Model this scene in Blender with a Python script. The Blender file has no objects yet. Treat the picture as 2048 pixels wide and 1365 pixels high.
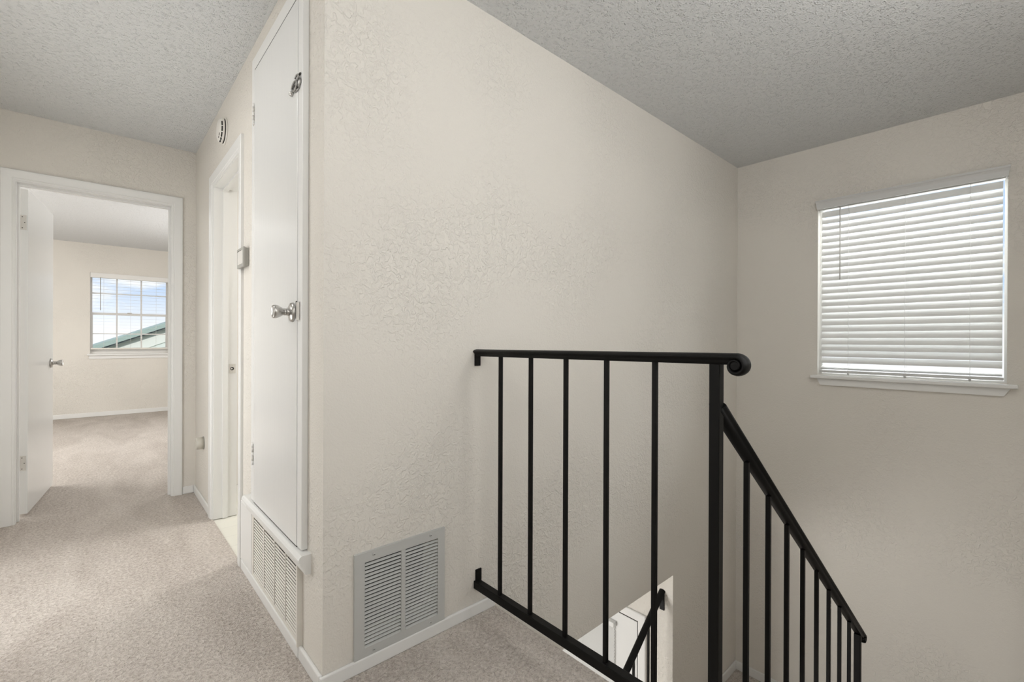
import bpy, bmesh, math, random
from mathutils import Vector, Matrix
random.seed(7)
scene = bpy.context.scene
col = scene.collection

# ------------------------------------------------------------------ camera
cam_data = bpy.data.cameras.new('camera')
cam_data.sensor_fit = 'HORIZONTAL'
cam_data.sensor_width = 36.0
cam_data.lens = 916.86 / 2048 * 36.0
cam_data.clip_start = 0.02
cam_data.clip_end = 300
cam = bpy.data.objects.new('camera', cam_data)
col.objects.link(cam)
F = Vector((0.67110143, 0.74136361, -0.00169411))
R = Vector((0.74136359, -0.67109265, 0.00383244))
U = Vector((-0.00170433, 0.0038279, 0.99999122))
cam.matrix_world = Matrix(((R.x, U.x, -F.x, -0.52658), (R.y, U.y, -F.y, -1.46229),
                           (R.z, U.z, -F.z, 1.10146), (0, 0, 0, 1)))
scene.camera = cam

# ------------------------------------------------------------------ view
vs = scene.view_settings
scene.display_settings.display_device = 'sRGB'
vs.view_transform = 'Standard'
vs.look = 'None'
vs.exposure = 0.03
vs.gamma = 1.0
vs.use_curve_mapping = False
scene.cycles.use_denoising = True
scene.cycles.max_bounces = 8
scene.cycles.diffuse_bounces = 5
scene.cycles.glossy_bounces = 3
scene.cycles.transparent_max_bounces = 12
scene.cycles.use_adaptive_sampling = True
scene.cycles.adaptive_threshold = 0.05
scene.cycles.caustics_reflective = False
scene.cycles.caustics_refractive = False

# ------------------------------------------------------------------ world: pale blue sky with clouds
world = bpy.data.worlds.new('sky')
scene.world = world
world.use_nodes = True
world.cycles.sampling_method = 'MANUAL'
world.cycles.sample_map_resolution = 256
nt = world.node_tree
nt.nodes.clear()
def wn(t, **k):
    n = nt.nodes.new(t)
    for a, b in k.items():
        setattr(n, a, b)
    return n
w_out = wn('ShaderNodeOutputWorld')
w_bg = wn('ShaderNodeBackground')
w_tc = wn('ShaderNodeTexCoord')
w_map = wn('ShaderNodeMapping')
w_map.inputs['Scale'].default_value = (1.0, 1.0, 2.6)
w_map.inputs['Location'].default_value = (0.32, 0.1, 0.33)
w_noise = wn('ShaderNodeTexNoise')
w_noise.inputs['Scale'].default_value = 6.5
w_noise.inputs['Detail'].default_value = 7
w_noise.inputs['Roughness'].default_value = 0.55
w_ramp = wn('ShaderNodeValToRGB')
w_ramp.color_ramp.elements[0].position = 0.43
w_ramp.color_ramp.elements[1].position = 0.58
w_sep = wn('ShaderNodeSeparateXYZ')
w_hor = wn('ShaderNodeMapRange')
w_hor.inputs['From Min'].default_value = 0.015
w_hor.inputs['From Max'].default_value = 0.10
w_hor.inputs['To Min'].default_value = 1.0
w_hor.inputs['To Max'].default_value = 0.0
w_max = wn('ShaderNodeMath', operation='MAXIMUM')
w_mix = wn('ShaderNodeMix', data_type='RGBA')
w_mix.inputs['A'].default_value = (0.56, 0.74, 1.02, 1)
w_mix.inputs['B'].default_value = (1.06, 1.07, 1.10, 1)
nt.links.new(w_tc.outputs['Generated'], w_map.inputs['Vector'])
nt.links.new(w_map.outputs['Vector'], w_noise.inputs['Vector'])
nt.links.new(w_noise.outputs['Fac'], w_ramp.inputs['Fac'])
nt.links.new(w_tc.outputs['Generated'], w_sep.inputs['Vector'])
nt.links.new(w_sep.outputs['Z'], w_hor.inputs['Value'])
nt.links.new(w_ramp.outputs['Color'], w_max.inputs[0])
nt.links.new(w_hor.outputs['Result'], w_max.inputs[1])
nt.links.new(w_max.outputs['Value'], w_mix.inputs['Factor'])
nt.links.new(w_mix.outputs['Result'], w_bg.inputs['Color'])
w_bg.inputs['Strength'].default_value = 1.0
nt.links.new(w_bg.outputs['Background'], w_out.inputs['Surface'])

# ------------------------------------------------------------------ sun and large lights
def light(name, kind, loc, energy, aim=None, size=None, size_y=None, color=(1, 1, 1), shape='RECTANGLE'):
    d = bpy.data.lights.new(name, kind)
    d.energy = energy
    d.color = color
    if kind == 'AREA':
        d.shape = shape
        d.size = size
        if size_y:
            d.size_y = size_y
    o = bpy.data.objects.new(name, d)
    col.objects.link(o)
    o.location = loc
    if aim is not None:
        o.rotation_euler = Vector(aim).to_track_quat('-Z', 'Y').to_euler()
    return o
sun = light('sun', 'SUN', (0, -10, 20), 2.6, aim=(0.2, 0.9, -0.5), color=(1.0, 0.97, 0.92))
sun.data.angle = 0.01
# daylight at the stair window; the other area lights are added, unseen fill
light('daylight_stair_window', 'AREA', (4.3, -0.98, 2.5), 260, aim=(-1, 0, -0.55), size=2.2, size_y=2.2, color=(0.97, 0.985, 1.0))
light('fill_behind_stairs', 'AREA', (0.45, -1.86, 1.72), 15.5, aim=(0, 1, 0.22), size=2.2, size_y=1.2, color=(0.98, 0.99, 1.0))  # added fill for the big wall; the back wall has no window
light('fill_hall', 'AREA', (-1.13, 1.25, 0.95), 10.5, aim=(1, 0, 0), size=0.9, size_y=1.5, color=(0.98, 0.99, 1.0))  # added fill to brighten the hall; the wall behind it is solid
light('fill_hall_floor', 'AREA', (-0.95, 0.70, 2.425), 5.5, aim=(0, 0, -1), size=0.3, size_y=0.3, color=(1.0, 0.985, 0.965))  # added downward fill for the hall carpet, no fitting
light('fill_bedroom', 'AREA', (-2.9, 4.4, 1.5), 37, aim=(1, 0, 0), size=2.2, size_y=1.5, color=(1.0, 0.99, 0.97))  # added bedroom fill beside a solid wall, out of view
light('fill_bedroom_right', 'AREA', (1.18, 4.7, 1.45), 30, aim=(-1, 0, 0), size=1.8, size_y=1.4, color=(0.99, 0.99, 1.0))  # added fill for the open door leaf and doorway carpet
light('fill_bedroom_floor', 'AREA', (-1.9, 4.6, 2.425), 31, aim=(0, 0, -1), size=0.9, size_y=0.9, color=(1.0, 0.985, 0.965))  # added downward fill for the bedroom carpet, no fitting
light('fill_entry_room', 'AREA', (-1.7, 1.7, -1.4), 90, aim=(1, -0.1, 0), size=1.6, size_y=1.3, color=(1.0, 0.985, 0.96))  # added fill for the entry wall downstairs, source unseen
light('fill_bathroom', 'AREA', (1.2, 1.6, 2.40), 25, aim=(0, 0, -1), size=0.5, size_y=0.5, color=(1.0, 0.985, 0.965))  # added fill to brighten the bathroom, no fitting
light('fill_landing', 'AREA', (-1.88, -0.75, 1.45), 4.5, aim=(1, 0, 0), size=1.4, size_y=1.2, color=(0.97, 0.985, 1.0))  # added soft fill from the left; that wall has no window
LANDING_LAMP, STAIR_FILL = 9, 9

# ------------------------------------------------------------------ materials
def mat(name, base=(0.8, 0.8, 0.8), rough=0.5, metal=0.0, spec=0.5):
    m = bpy.data.materials.new(name)
    m.use_nodes = True
    b = m.node_tree.nodes['Principled BSDF']
    b.inputs['Base Color'].default_value = (*base, 1)
    b.inputs['Roughness'].default_value = rough
    b.inputs['Metallic'].default_value = metal
    b.inputs['Specular IOR Level'].default_value = spec
    return m, m.node_tree, b

def node(t, typ, **k):
    n = t.nodes.new(typ)
    for a, b in k.items():
        setattr(n, a, b)
    return n

def obj_coord(t, scale=(1, 1, 1)):
    tc = node(t, 'ShaderNodeTexCoord')
    mp = node(t, 'ShaderNodeMapping')
    mp.inputs['Scale'].default_value = scale
    t.links.new(tc.outputs['Object'], mp.inputs['Vector'])
    return mp.outputs['Vector']

def noise(t, vec, scale, detail=2, rough=0.5, dist=0.0):
    n = node(t, 'ShaderNodeTexNoise')
    n.inputs['Scale'].default_value = scale
    n.inputs['Detail'].default_value = detail
    n.inputs['Roughness'].default_value = rough
    n.inputs['Distortion'].default_value = dist
    t.links.new(vec, n.inputs['Vector'])
    return n.outputs['Fac']

def ramp(t, fac, stops):
    r = node(t, 'ShaderNodeValToRGB')
    e = r.color_ramp.elements
    while len(e) < len(stops):
        e.new(0.5)
    for i, (p, c) in enumerate(stops):
        e[i].position = p
        e[i].color = (*c, 1) if len(c) == 3 else c
    t.links.new(fac, r.inputs['Fac'])
    return r.outputs['Color']

def math_node(t, op, a, b=None):
    n = node(t, 'ShaderNodeMath', operation=op)
    for i, v in enumerate((a, b)):
        if v is None:
            continue
        if isinstance(v, (int, float)):
            n.inputs[i].default_value = v
        else:
            t.links.new(v, n.inputs[i])
    return n.outputs['Value']

def bump(t, b, height, strength, distance):
    n = node(t, 'ShaderNodeBump')
    n.inputs['Strength'].default_value = strength
    n.inputs['Distance'].default_value = distance
    t.links.new(height, n.inputs['Height'])
    t.links.new(n.outputs['Normal'], b.inputs['Normal'])

def to_diffuse(t, b):
    """matt surface: same colour and relief, no gloss"""
    d = node(t, 'ShaderNodeBsdfDiffuse')
    d.inputs['Color'].default_value = b.inputs['Base Color'].default_value
    for src, dst in (('Base Color', 'Color'), ('Normal', 'Normal')):
        if b.inputs[src].links:
            t.links.new(b.inputs[src].links[0].from_socket, d.inputs[dst])
    t.links.new(d.outputs['BSDF'], t.nodes['Material Output'].inputs['Surface'])
    t.nodes.remove(b)

M = {}
def simple(key, base, rough=0.5, metal=0.0, spec=0.5, grain=0.0, gscale=200, gdist=0.0004):
    m, t, b = mat(key, base, rough, metal, spec)
    if grain:
        bump(t, b, noise(t, obj_coord(t), gscale, 3), grain, gdist)
    M[key] = m
    return m

# cream wall paint over a trowelled (knock-down) texture
m, t, b = mat('cream_wall_paint', (0.745, 0.715, 0.662), 0.62, spec=0.35)
v = obj_coord(t)
a1 = ramp(t, noise(t, v, 42, 3, 0.55, 1.2), [(0.44, (0, 0, 0)), (0.60, (1, 1, 1))])
a2 = noise(t, v, 150, 1, 0.6)
patch = ramp(t, noise(t, v, 1.7, 0), [(0.38, (0.15,) * 3), (0.68, (1,) * 3)])
h = math_node(t, 'ADD', math_node(t, 'MULTIPLY', a1, patch), math_node(t, 'MULTIPLY', a2, 0.55))
bump(t, b, h, 0.95, 0.0022)
cl = ramp(t, noise(t, v, 0.9, 1), [(0.3, (0.730, 0.700, 0.648)), (0.7, (0.760, 0.730, 0.676))])
t.links.new(cl, b.inputs['Base Color'])
to_diffuse(t, b)
M['wall'] = m

# popcorn ceiling
m, t, b = mat('popcorn_ceiling', (0.70, 0.71, 0.712), 0.95, spec=0.1)
v = obj_coord(t)
vo = node(t, 'ShaderNodeTexVoronoi', feature='F1')
vo.inputs['Scale'].default_value = 125
vo.inputs['Randomness'].default_value = 1.0
t.links.new(v, vo.inputs['Vector'])
lump = ramp(t, vo.outputs['Distance'], [(0.0, (1,) * 3), (0.62, (0,) * 3)])
gate = ramp(t, noise(t, v, 55, 2, 0.6), [(0.40, (0,) * 3), (0.62, (1,) * 3)])
h = math_node(t, 'ADD', math_node(t, 'MULTIPLY', lump, gate), math_node(t, 'MULTIPLY', noise(t, v, 220, 1), 0.35))
bump(t, b, h, 0.9, 0.006)
to_diffuse(t, b)
M['ceiling'] = m

# carpet
def carpet(key, dark, light_c):
    m, t, b = mat(key, light_c, 1.0, spec=0.05)
    v = obj_coord(t)
    vs_ = obj_coord(t, (0.75, 0.75, 1.0))
    fib = noise(t, v, 230, 1, 0.6, 0.5)
    tuft = noise(t, vs_, 110, 2, 0.6, 0.6)
    wear = noise(t, obj_coord(t, (1.5, 0.5, 1)), 2.6, 2, 0.6, 0.8)
    f = math_node(t, 'ADD', math_node(t, 'MULTIPLY', fib, 0.30), math_node(t, 'MULTIPLY', tuft, 0.52))
    f = math_node(t, 'ADD', f, math_node(t, 'MULTIPLY', wear, 0.24))
    t.links.new(ramp(t, f, [(0.38, dark), (0.64, light_c)]), b.inputs['Base Color'])
    hh = math_node(t, 'ADD', math_node(t, 'MULTIPLY', fib, 0.4), tuft)
    bump(t, b, hh, 1.0, 0.009)
    to_diffuse(t, b)
    M[key] = m
carpet('carpet', (0.385, 0.338, 0.298), (0.69, 0.636, 0.585))

# trim and doors
m, t, b = mat('white_trim_paint', (0.80, 0.80, 0.785), 0.36, spec=0.5)
bump(t, b, noise(t, obj_coord(t), 40, 2), 0.05, 0.0005)
M['trim'] = m
m, t, b = mat('white_door_gloss', (0.79, 0.795, 0.785), 0.20, spec=0.55)
v = obj_coord(t, (1, 1, 0.035))
bump(t, b, noise(t, v, 130, 4, 0.6), 0.30, 0.0007)
M['door'] = m
m, t, b = mat('black_iron_paint', (0.0025, 0.0023, 0.002), 0.5, spec=0.22)
bump(t, b, noise(t, obj_coord(t), 130, 4), 0.25, 0.0008)
M['iron'] = m
simple('satin_nickel', (0.55, 0.54, 0.52), 0.28, 1.0)
simple('painted_steel', (0.66, 0.64, 0.60), 0.4, 0.1, grain=0.15)
simple('vent_grey', (0.52, 0.525, 0.51), 0.45, spec=0.4, grain=0.08)
simple('vent_white', (0.76, 0.735, 0.68), 0.45, spec=0.4, grain=0.1)
simple('duct_dark', (0.025, 0.025, 0.025), 0.9)
simple('plastic_white', (0.78, 0.755, 0.71), 0.45, grain=0.05)
simple('plastic_beige', (0.60, 0.575, 0.51), 0.45, grain=0.05)
simple('thermostat_grey', (0.40, 0.39, 0.36), 0.5, grain=0.06)
simple('thermostat_face', (0.72, 0.70, 0.66), 0.3)
simple('dark_slot', (0.02, 0.018, 0.015), 0.8)
simple('tarnished_metal', (0.34, 0.335, 0.32), 0.35, 0.7, grain=0.5, gscale=300, gdist=0.001)
simple('vinyl_white', (0.80, 0.79, 0.765), 0.4, grain=0.04)
simple('blind_white', (0.78, 0.78, 0.765), 0.45, grain=0.05)
simple('valance_grey', (0.62, 0.62, 0.61), 0.45, grain=0.05)
simple('cord_white', (0.82, 0.82, 0.80), 0.7)
simple('roof_green', (0.33, 0.41, 0.375), 0.8, grain=0.6, gscale=40, gdist=0.01)
simple('soffit_shade', (0.10, 0.12, 0.13), 0.8)  # shadow under the eaves, put into the soffit colour
simple('siding_pale', (0.74, 0.75, 0.70), 0.75, grain=0.1)
simple('siding_green', (0.66, 0.70, 0.655), 0.75, grain=0.1)
simple('grass', (0.16, 0.20, 0.11), 0.95, grain=0.4, gscale=8, gdist=0.05)
simple('lamp_metal', (0.6, 0.58, 0.55), 0.3, 1.0)
m, t, b = mat('vinyl_floor', (0.74, 0.73, 0.66), 0.4)
v = obj_coord(t)
br = node(t, 'ShaderNodeTexBrick')
br.offset = 0.0
br.inputs['Scale'].default_value = 1.0
br.inputs['Brick Width'].default_value = 0.15
br.inputs['Row Height'].default_value = 0.15
br.inputs['Mortar Size'].default_value = 0.003
br.inputs['Color1'].default_value = (0.74, 0.73, 0.66, 1)
br.inputs['Color2'].default_value = (0.71, 0.70, 0.63, 1)
br.inputs['Mortar'].default_value = (0.66, 0.65, 0.59, 1)
t.links.new(v, br.inputs['Vector'])
t.links.new(br.outputs['Color'], b.inputs['Base Color'])
M['vinyl_floor'] = m
# back-lit slats let some light through
m = bpy.data.materials.new('blind_translucent')
m.use_nodes = True
t = m.node_tree
b = t.nodes['Principled BSDF']
b.inputs['Base Color'].default_value = (0.80, 0.80, 0.785, 1)
b.inputs['Roughness'].default_value = 0.45
tl = node(t, 'ShaderNodeBsdfTranslucent')
tl.inputs['Color'].default_value = (0.80, 0.79, 0.77, 1)
mx = node(t, 'ShaderNodeMixShader')
mx.inputs['Fac'].default_value = 0.15
t.links.new(b.outputs['BSDF'], mx.inputs[1])
t.links.new(tl.outputs['BSDF'], mx.inputs[2])
t.links.new(mx.outputs['Shader'], t.nodes['Material Output'].inputs['Surface'])
M['slat'] = m
m = m.copy()
m.name = 'cord_clear'
m.node_tree.nodes['Principled BSDF'].inputs['Base Color'].default_value = (0.95, 0.95, 0.94, 1)
m.node_tree.nodes['Translucent BSDF'].inputs['Color'].default_value = (0.98, 0.98, 0.97, 1)
m.node_tree.nodes['Mix Shader'].inputs['Fac'].default_value = 0.6
M['cord_clear'] = m
# thin window glass
m = bpy.data.materials.new('window_glass')
m.use_nodes = True
t = m.node_tree
t.nodes.remove(t.nodes['Principled BSDF'])
tr = node(t, 'ShaderNodeBsdfTransparent')
tr.inputs['Color'].default_value = (0.97, 0.98, 0.98, 1)
gl = node(t, 'ShaderNodeBsdfGlossy')
gl.inputs['Roughness'].default_value = 0.02
fr = node(t, 'ShaderNodeFresnel')
fr.inputs['IOR'].default_value = 1.3
mx = node(t, 'ShaderNodeMixShader')
t.links.new(fr.outputs['Fac'], mx.inputs['Fac'])
t.links.new(tr.outputs['BSDF'], mx.inputs[1])
t.links.new(gl.outputs['BSDF'], mx.inputs[2])
t.links.new(mx.outputs['Shader'], t.nodes['Material Output'].inputs['Surface'])
M['glass'] = m
for key, watt in (('lamp_glass', LANDING_LAMP), ('stair_fill_glass', STAIR_FILL)):
    m, t, b = mat(key, (0.9, 0.88, 0.84), 0.4)
    b.inputs['Emission Color'].default_value = (1.0, 0.98, 0.95, 1)
    b.inputs['Emission Strength'].default_value = watt / (4 * math.pi ** 2 * 0.11 ** 2)
    M[key] = m

# ------------------------------------------------------------------ mesh helpers
class MB:
    """collects geometry in world coordinates and links it as ONE mesh object"""
    def __init__(s):
        s.v = []
        s.f = []
        s.smooth = []
    def add(s, vs, fs, smooth=False):
        o = len(s.v)
        s.v += [tuple(x) for x in vs]
        s.f += [tuple(i + o for i in f) for f in fs]
        s.smooth += [smooth] * len(fs)
        return s
    def box(s, x0, x1, y0, y1, z0, z1):
        vs = [(x0, y0, z0), (x1, y0, z0), (x1, y1, z0), (x0, y1, z0), (x0, y0, z1), (x1, y0, z1), (x1, y1, z1), (x0, y1, z1)]
        return s.add(vs, [(3, 2, 1, 0), (4, 5, 6, 7), (0, 1, 5, 4), (1, 2, 6, 5), (2, 3, 7, 6), (3, 0, 4, 7)])
    def obox(s, c, ax, ay, az, hx, hy, hz):
        """box with its own axes"""
        c, ax, ay, az = Vector(c), Vector(ax).normalized(), Vector(ay).normalized(), Vector(az).normalized()
        vs = [c + ax * (i * hx) + ay * (j * hy) + az * (k * hz)
              for i, j, k in ((-1, -1, -1), (1, -1, -1), (1, 1, -1), (-1, 1, -1), (-1, -1, 1), (1, -1, 1), (1, 1, 1), (-1, 1, 1))]
        return s.add(vs, [(3, 2, 1, 0), (4, 5, 6, 7), (0, 1, 5, 4), (1, 2, 6, 5), (2, 3, 7, 6), (3, 0, 4, 7)])
    def bbox(s, x0, x1, y0, y1, z0, z1, r=0.003, seg=2):
        """box with rounded edges"""
        bm = bmesh.new()
        bmesh.ops.create_cube(bm, size=1)
        for q in bm.verts:
            q.co = Vector(((x0 + x1) / 2 + q.co.x * (x1 - x0), (y0 + y1) / 2 + q.co.y * (y1 - y0), (z0 + z1) / 2 + q.co.z * (z1 - z0)))
        bmesh.ops.bevel(bm, geom=bm.edges[:], offset=r, segments=seg, profile=0.5, affect='EDGES')
        bm.verts.index_update()
        s.add([q.co.copy() for q in bm.verts], [[q.index for q in f.verts] for f in bm.faces], False)
        bm.free()
        return s
    def rings(s, rings, closed=True, caps=True, smooth=True):
        """skin a list of rings of points"""
        n = len(rings[0])
        vs = [p for r_ in rings for p in r_]
        fs = []
        for i in range(len(rings) - 1):
            for j in range(n if closed else n - 1):
                k = (j + 1) % n
                fs.append((i * n + j, i * n + k, (i + 1) * n + k, (i + 1) * n + j))
        s.add(vs, fs, smooth)
        if caps and closed:
            o = len(s.v) - len(vs)
            s.f.append(tuple(o + j for j in reversed(range(n))))
            s.f.append(tuple(o + (len(rings) - 1) * n + j for j in range(n)))
            s.smooth += [False, False]
        return s
    def lathe(s, base, axis, prof, n=32, smooth=True):
        """prof: (distance along axis, radius)"""
        base, axis = Vector(base), Vector(axis).normalized()
        u = axis.orthogonal().normalized()
        w = axis.cross(u)
        rs = []
        for d, r_ in prof:
            rs.append([base + axis * d + (u * math.cos(2 * math.pi * k / n) + w * math.sin(2 * math.pi * k / n)) * max(r_, 1e-5) for k in range(n)])
        return s.rings(rs, True, True, smooth)
    def cyl(s, p0, p1, r, n=12):
        p0, p1 = Vector(p0), Vector(p1)
        return s.lathe(p0, p1 - p0, [(0, r), ((p1 - p0).length, r)], n)
    def prism(s, pts, vec):
        """polygon pts extruded by vec"""
        n = len(pts)
        pts = [Vector(p) for p in pts]
        vs = pts + [p + Vector(vec) for p in pts]
        fs = [tuple(reversed(range(n))), tuple(range(n, 2 * n))]
        fs += [(j, (j + 1) % n, n + (j + 1) % n, n + j) for j in range(n)]
        return s.add(vs, fs)
    def build(s, name, m, parent=None, auto=True):
        off = Vector((0, 0, 0))
        p = parent
        while p is not None:
            off += Vector(p.location)
            p = p.parent
        me = bpy.data.meshes.new(name)
        me.from_pydata([tuple(Vector(q) - off) for q in s.v], [], s.f)
        me.polygons.foreach_set('use_smooth', s.smooth)
        bm = bmesh.new()
        bm.from_mesh(me)
        bmesh.ops.recalc_face_normals(bm, faces=bm.faces)
        bm.to_mesh(me)
        bm.free()
        me.materials.append(M[m])
        o = bpy.data.objects.new(name, me)
        col.objects.link(o)
        o.parent = parent
        return o

def tag(o, label=None, cat=None, group=None, kind=None):
    if label:
        o['label'] = label
    if cat:
        o['category'] = cat
    if group:
        o['group'] = group
    if kind:
        o['kind'] = kind
    return o

def thing(name, loc, label, cat, group=None, kind=None):
    o = bpy.data.objects.new(name, None)
    o.empty_display_size = 0.1
    col.objects.link(o)
    o.location = loc
    return tag(o, label, cat, group, kind)

def clone(o, delta, parent=None):
    """a copy of a part that shares its mesh, moved by delta"""
    c = o.copy()
    col.objects.link(c)
    c.parent = parent if parent is not None else o.parent
    c.location = Vector(o.location) + Vector(delta)
    return c

def struct(name, mb, m, label, cat):
    return tag(mb.build(name, m), label, cat, kind='structure')

def wall(mb, axis, a0, a1, u0, u1, z0, z1, holes=()):
    """a slab between a0 and a1 on 'axis', spanning u (the other horizontal axis) and z, with rectangular holes"""
    us = sorted({u0, u1, *[h[0] for h in holes], *[h[1] for h in holes]})
    zs = sorted({z0, z1, *[h[2] for h in holes], *[h[3] for h in holes]})
    nu, nz = len(us) - 1, len(zs) - 1
    solid = [[not any(h[0] < (us[i] + us[i + 1]) / 2 < h[1] and h[2] < (zs[j] + zs[j + 1]) / 2 < h[3] for h in holes)
              for j in range(nz)] for i in range(nu)]
    def P(a, u, z):
        return (a, u, z) if axis == 'X' else (u, a, z)
    idx = {}
    vs, fs = [], []
    def V(a, i, j):
        k = (a, i, j)
        if k not in idx:
            idx[k] = len(vs)
            vs.append(P(a0 if a == 0 else a1, us[i], zs[j]))
        return idx[k]
    for i in range(nu):
        for j in range(nz):
            if not solid[i][j]:
                continue
            for a in (0, 1):
                fs.append((V(a, i, j), V(a, i + 1, j), V(a, i + 1, j + 1), V(a, i, j + 1)))
            if i == 0 or not solid[i - 1][j]:
                fs.append((V(0, i, j), V(1, i, j), V(1, i, j + 1), V(0, i, j + 1)))
            if i == nu - 1 or not solid[i + 1][j]:
                fs.append((V(0, i + 1, j), V(1, i + 1, j), V(1, i + 1, j + 1), V(0, i + 1, j + 1)))
            if j == 0 or not solid[i][j - 1]:
                fs.append((V(0, i, j), V(1, i, j), V(1, i + 1, j), V(0, i + 1, j)))
            if j == nz - 1 or not solid[i][j + 1]:
                fs.append((V(0, i, j + 1), V(1, i, j + 1), V(1, i + 1, j + 1), V(0, i + 1, j + 1)))
    return mb.add(vs, fs)

# ------------------------------------------------------------------ dimensions (metres)
T = 0.115            # wall thickness
ZC = 2.44            # ceiling
LA = 2.515           # wall with the bedroom door
LB = 3.145           # stair window wall
YB = -2.05           # wall behind the camera
ZM = -1.4325         # stair landing halfway down
ZL = -2.865          # entry floor
ZH = -0.385          # underside of the upper floor
XE = 2.18            # entry door wall
YF = 7.296           # far bedroom wall
EDGE = 0.70          # edge of the upper floor over the stairs
RISE, RUN = -ZM / 7, 0.25

# ------------------------------------------------------------------ shell
fl = MB().box(-1.9, EDGE, YB, 0.0, ZH, 0.0).box(-1.15, 0.0, 0.0, LA + 0.05, ZH, 0.0).box(-1.9, -1.15, 0.0, 0.35, ZH, 0.0)
struct('floor', fl, 'carpet', 'beige cut-pile carpet of the upper hall and landing', 'floor')
struct('floor', MB().box(-3.0, 1.2, LA + 0.05, YF, ZH, -0.001), 'carpet', 'pale carpet of the bedroom beyond the open door', 'floor')
struct('floor', MB().box(0.0, 2.0, 0.95, LA, -0.09, -0.004), 'vinyl_floor', 'off-white vinyl floor inside the bathroom doorway', 'floor')
struct('floor', MB().box(-2.0, XE + T, YB, 3.3, ZL - 0.1, ZL), 'carpet', 'carpet of the entry room at the foot of the stairs', 'floor')
struct('floor', MB().box(2.2, LB, YB, 0.0, ZM - 0.22, ZM), 'carpet', 'brown carpeted half landing in the corner below the stair window', 'floor')
struct('ceiling', MB().box(-3.1, LB + T, YB - T, YF + T, ZC, ZC + 0.12), 'ceiling', 'pale grey popcorn ceiling over the hall and stairwell', 'ceiling')
struct('ceiling', MB().box(0.0, XE + T, T, 0.95, ZH, ZH + 0.1).box(0.0, XE + T, 0.95, 3.3, ZH, -0.1), 'ceiling',
       'ceiling of the entry room under the upper floor', 'ceiling')

# wall A: closet and bathroom side of the hall
struct('wall_left', wall(MB(), 'X', 0.0, T, T, LA, 0.0, ZC, [(0.205, 0.835, 0.05, 0.322), (1.122, 1.838, 0.0, 2.045)]), 'wall',
       'cream wall with the tall white closet door, the bathroom doorway and the white louvred grille', 'wall')
# wall B: the big wall beside the stairs
struct('wall_center', wall(MB(), 'Y', 0.0, T, 0.0, LB, ZL, ZC, [(0.0, XE, ZL, ZH), (0.128, 0.424, 0.070, 0.366)]), 'wall',
       'large cream textured wall behind the black railing with the grey floor-level vent', 'wall')
struct('wall_right', wall(MB(), 'X', LB, LB + T, YB, T, ZL, ZC, [(-1.421, -0.535, 0.872, 2.045)]), 'wall',
       'cream wall of the stairwell with the blind-covered window', 'wall')
struct('wall_far_left', wall(MB(), 'Y', LA, LA + T, -3.0, 2.0, 0.0, ZC, [(-0.90, -0.122, 0.0, 2.05)]), 'wall',
       'cream end wall of the hall with the open bedroom door', 'wall')
struct('wall_back', MB().box(-1.9, LB + T, YB - T, YB, ZL, ZC), 'wall', 'cream wall behind the viewer along the stairs', 'wall')
struct('wall_behind_left', MB().box(-1.9 - T, -1.9, YB - T, 0.35 + T, ZH, ZC), 'wall', 'cream side wall of the landing left of the viewer', 'wall')
struct('wall_hall_return', MB().box(-1.9, -1.15, 0.35, 0.35 + T, ZH, ZC), 'wall', 'short cream return wall where the hall narrows', 'wall')
struct('wall_hall_left', MB().box(-1.15 - T, -1.15, 0.35 + T, LA, ZH, ZC), 'wall', 'cream wall along the left side of the hall', 'wall')
# bedroom
BWX0, BWX1, BWZ0, BWZ1 = -0.60, 0.285, 0.885, 2.035
struct('wall_bedroom_far', wall(MB(), 'Y', YF, YF + T, -3.0, 1.2, 0.0, ZC, [(BWX0, BWX1, BWZ0, BWZ1)]), 'wall',
       'far cream bedroom wall with the twelve-pane window', 'wall')
struct('wall_bedroom_left', MB().box(-3.0 - T, -3.0, LA, YF + T, ZH, ZC), 'wall', 'left cream wall of the bedroom', 'wall')
struct('wall_bedroom_right', MB().box(1.2, 1.2 + T, LA + T, YF + T, ZH, ZC), 'wall', 'right cream wall of the bedroom', 'wall')
# bathroom
struct('wall_bath_near', MB().box(T, 2.0, 0.95 - T, 0.95, 0.0, ZC), 'wall', 'near wall inside the bathroom', 'wall')
struct('wall_bath_far', MB().box(2.0, 2.0 + T, 0.95 - T, LA + T, 0.0, ZC), 'wall', 'inner side wall of the bathroom', 'wall')
# entry room at the foot of the stairs
struct('wall_entry', wall(MB(), 'X', XE, XE + T, T, 3.3, ZL, ZH, [(0.235, 1.18, ZL, -0.775)]), 'wall',
       'cream entry wall downstairs around the white front door', 'wall')
struct('wall_entry_far', MB().box(-2.0, XE + T, 3.3, 3.3 + T, ZL, ZH), 'wall', 'far wall of the entry room downstairs', 'wall')
struct('wall_entry_left', MB().box(-2.0 - T, -2.0, YB - T, 3.3 + T, ZL, ZH), 'wall', 'left wall of the entry room downstairs', 'wall')
struct('ceiling', MB().box(-2.0, 0.0, 0.0, 3.3, ZH - 0.1, ZH), 'ceiling', 'lower ceiling of the entry room under the hall', 'ceiling')

# stairs
def flight(name, label, x, dx, y0, y1, z):
    o = thing(name, (x, (y0 + y1) / 2, z), label, 'stairs', kind='structure')
    for k in range(6):
        xa, xb = x + dx * RUN * k, x + dx * RUN * (k + 1)
        zt = z - RISE * (k + 1)
        MB().bbox(min(xa, xb) - 0.02 * (dx < 0), max(xa, xb) + 0.02 * (dx > 0), y0, y1, zt - RISE, zt, 0.012).build('step', 'carpet', o)
    return o
flight('stair_flight', 'carpeted upper stair flight going down from the landing beside the black railing', EDGE, 1, YB, -0.985, 0.0)
flight('stair_flight', 'carpeted lower stair flight running back under the upper landing', 2.2, -1, -0.94, 0.0, ZM)

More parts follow.
